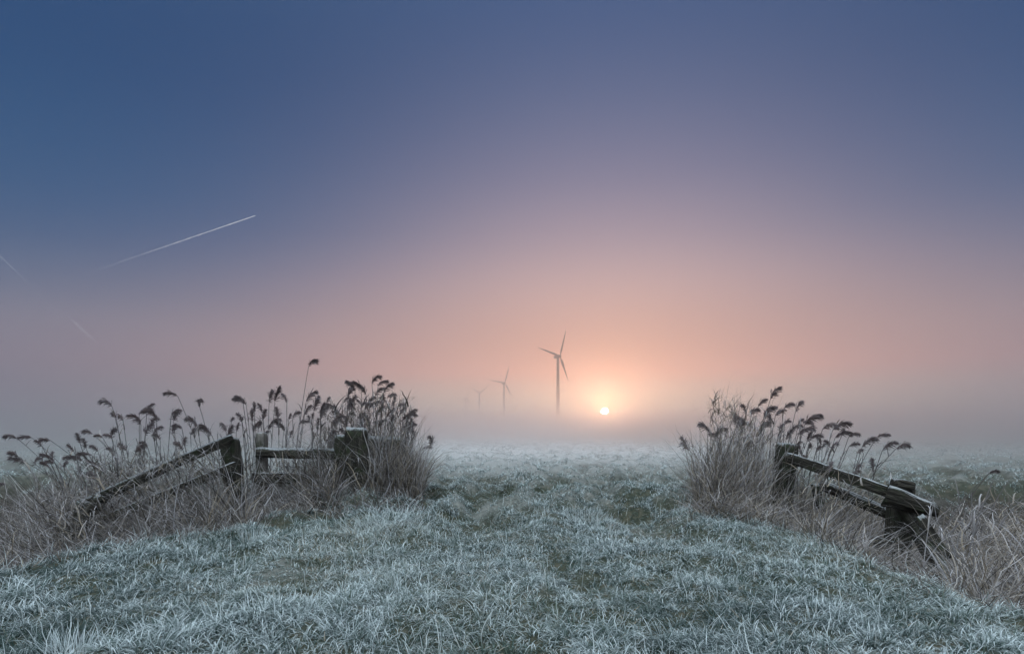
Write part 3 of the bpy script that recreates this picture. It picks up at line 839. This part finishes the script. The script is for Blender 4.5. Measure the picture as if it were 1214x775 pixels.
tangle('dead_reed_leaves', 'tangle of dead frosted reed leaves around the bare sloping rails', [
    (5000, 828, 955, 6.9, 9.0, 0, 1.9, .4, 1.3, (.0, .45), (.1, 2.0)),
    (2500, 825, 955, 6.3, 7.6, -1.5, 1.8, .3, .75, (.1, .9), (.5, 2.1)),
    (6500, 930, 1060, 6.6, 9.0, 0, 1.4, .5, 1.2, (.1, .8), (.3, 2.0)),
    (1300, 960, 1110, 5.2, 6.4, 0, 1.6, .3, .75, (.1, .9), (.4, 1.8)),
    (6000, 1050, 1300, 6.8, 9.2, math.pi * .9, 1.5, .5, 1.3, (.1, .9), (.5, 2.2)),
    (5500, 1125, 1330, 4.2, 7.0, math.pi * .9, 1.5, .5, 1.25, (.1, .9), (.5, 2.2)),
    (420, 845, 950, 7.2, 9.0, 0, 1.3, 1.1, 1.9, (.0, .22), (.05, .6)),
    (260, 950, 1080, 7.2, 9.0, 0, .9, 1.0, 1.7, (.1, .5), (.1, .8)),
    (1100, 842, 950, 7.0, 9.0, 0, 1.7, .2, .5, (.1, 1.1), (.3, 2.2), .4, 1.45),
    (700, 945, 1060, 6.8, 9.0, 0, 1.2, .2, .5, (.3, 1.2), (.4, 2.0), .5, 1.35),
    (700, 1110, 1300, 5.2, 8.5, .2, 1.6, .3, .6, (.3, 1.2), (.6, 2.4), .4, .95),
    (900, 815, 960, 6.0, 7.0, -1.5, 1.5, .25, .6, (.4, 1.2), (.4, 1.4))], 2)

# flattened straw that blurs the edge between turf and ditch
n = 26000
lx, ly = fan_points(3.0, 8.6, n)
b_ = bank(lx, ly) + .35 * fbm(lx * 1.6, ly * 1.6, 95, 2)
k = (np.abs(b_ - .05) < .38) & ((lx < -1.2) | (lx > 1.7)) & (rng.random(n) < .55)
lx, ly = lx[k], ly[k]; n = len(lx)
V, fl, A = blades(np.stack([lx, ly, height(lx, ly) + rng.uniform(-.01, .05, n)], 1), rng.uniform(0, 6.28, n), rng.uniform(.12, .5, n), rng.uniform(.004, .010, n),
                  rng.uniform(.5, 1.4, n), rng.uniform(.2, 1.2, n), 5, rnd=np.clip(rng.normal(.45, .25, n), 0, 1), frost=(.05, .9),
                  fr_amt=np.where(rng.random(n) < .3, rng.uniform(.6, 1.1, n), rng.uniform(0, .35, n)), sway=.2, face=rng.uniform(0, 6.28, n))
tag(obj('straw_litter', mesh_np('straw_litter', V, fl, M_straw, A)), 'flattened dead straw along the edge of the turf bank', 'straw', kind='stuff')

# ------------------------------------------------------------------ single frosted tufts in the foreground
def tuft(px, py, n, rad, l0, l1, label, lean=(.0, .5), curl=(.0, .9), fr=(.5, 1.0), sway=.1):
    d = CAM_H * F / (py - HOR)
    x = (px - 607) / F * d
    a = rng.uniform(0, 6.28, n); r = rad * np.sqrt(rng.random(n))
    bx, by = r * np.cos(a), r * np.sin(a)
    gz = ground_at(x, d)
    bz = height(x + bx, d + by) - gz - .01
    V, fl, A = blades(np.stack([bx, by, bz], 1), a + rng.normal(0, .7, n), rng.uniform(l0, l1, n), rng.uniform(.0035, .006, n), rng.uniform(*lean, n), rng.uniform(*curl, n), 5,
                      rnd=rng.uniform(.5, 1, n), frost=fr, sway=sway, face=rng.uniform(0, 6.28, n))
    o = obj('grass_tuft', mesh_np('grass_tuft', V, [f for f in fl if len(f)], M_grass, A), loc=(x, d, gz))
    tag(o, label, 'grass tuft')
tuft(85, 775, 130, .10, .08, .22, 'bright white tuft of stiff frosted stalks in the near grass below the sagging rails')
tuft(298, 640, 70, .12, .10, .26, 'pale upright grass tuft at the bank edge below the leaning post', lean=(0, .3), curl=(0, .5), fr=(.3, .8))
tuft(455, 628, 320, .42, .14, .42, 'wide tangle of white frosted weeds at the foot of the gatepost', lean=(.1, 1.1), curl=(.2, 1.8), fr=(.45, .95), sway=.25)
tuft(700, 612, 420, .36, .06, .16, 'rounded frosted hummock of grass between the two wheel ruts', fr=(.3, 1.0))

# ------------------------------------------------------------------ haze and ground mist
def air(name, lo, hi, dens, col, g, label):
    lo, hi = Vector(lo), Vector(hi)
    s = hi - lo
    v, f = box_vf(*s)
    me = mesh_np(name, v, [f], None, smooth=False)
    m = bpy.data.materials.new(name); m.use_nodes = True; nt = m.node_tree; nt.nodes.clear()
    pv = nt.nodes.new('ShaderNodeVolumePrincipled'); pv.inputs['Density'].default_value = dens; pv.inputs['Color'].default_value = (*col, 1); pv.inputs['Anisotropy'].default_value = g
    out = nt.nodes.new('ShaderNodeOutputMaterial'); nt.links.new(pv.outputs[0], out.inputs['Volume'])
    me.materials.append(m)
    o = obj(name, me, loc=(lo + hi) / 2)
    tag(o, label, 'haze', kind='stuff')
air('haze', (-1600, -1600, -3.0), (1600, 1600, 125), HAZE_D, (.80, .79, .82), .90, 'pale morning haze over the whole meadow')
air('mist', (-1580, 9.8, -2.2), (1580, 1580, 1.95), MIST_D, (.995, .980, .980), .945, 'low ground mist lying over the field beyond the gateway')

air('mist', (-1570, 16, -2.1), (1570, 1570, 6.5), .0068, (.995, .980, .980), .945, 'thin upper veil of the ground mist over the field')

# ------------------------------------------------------------------ output
scene.render.engine = 'CYCLES'
cy = scene.cycles
cy.max_bounces = 6; cy.diffuse_bounces = 5; cy.glossy_bounces = 2; cy.transmission_bounces = 3; cy.volume_bounces = 4; cy.transparent_max_bounces = 12
cy.use_denoising = True
cy.use_adaptive_sampling = True; cy.adaptive_threshold = .015
scene.view_settings.view_transform = 'Standard'
scene.view_settings.look = 'None'
scene.view_settings.exposure = 0
scene.view_settings.gamma = 1
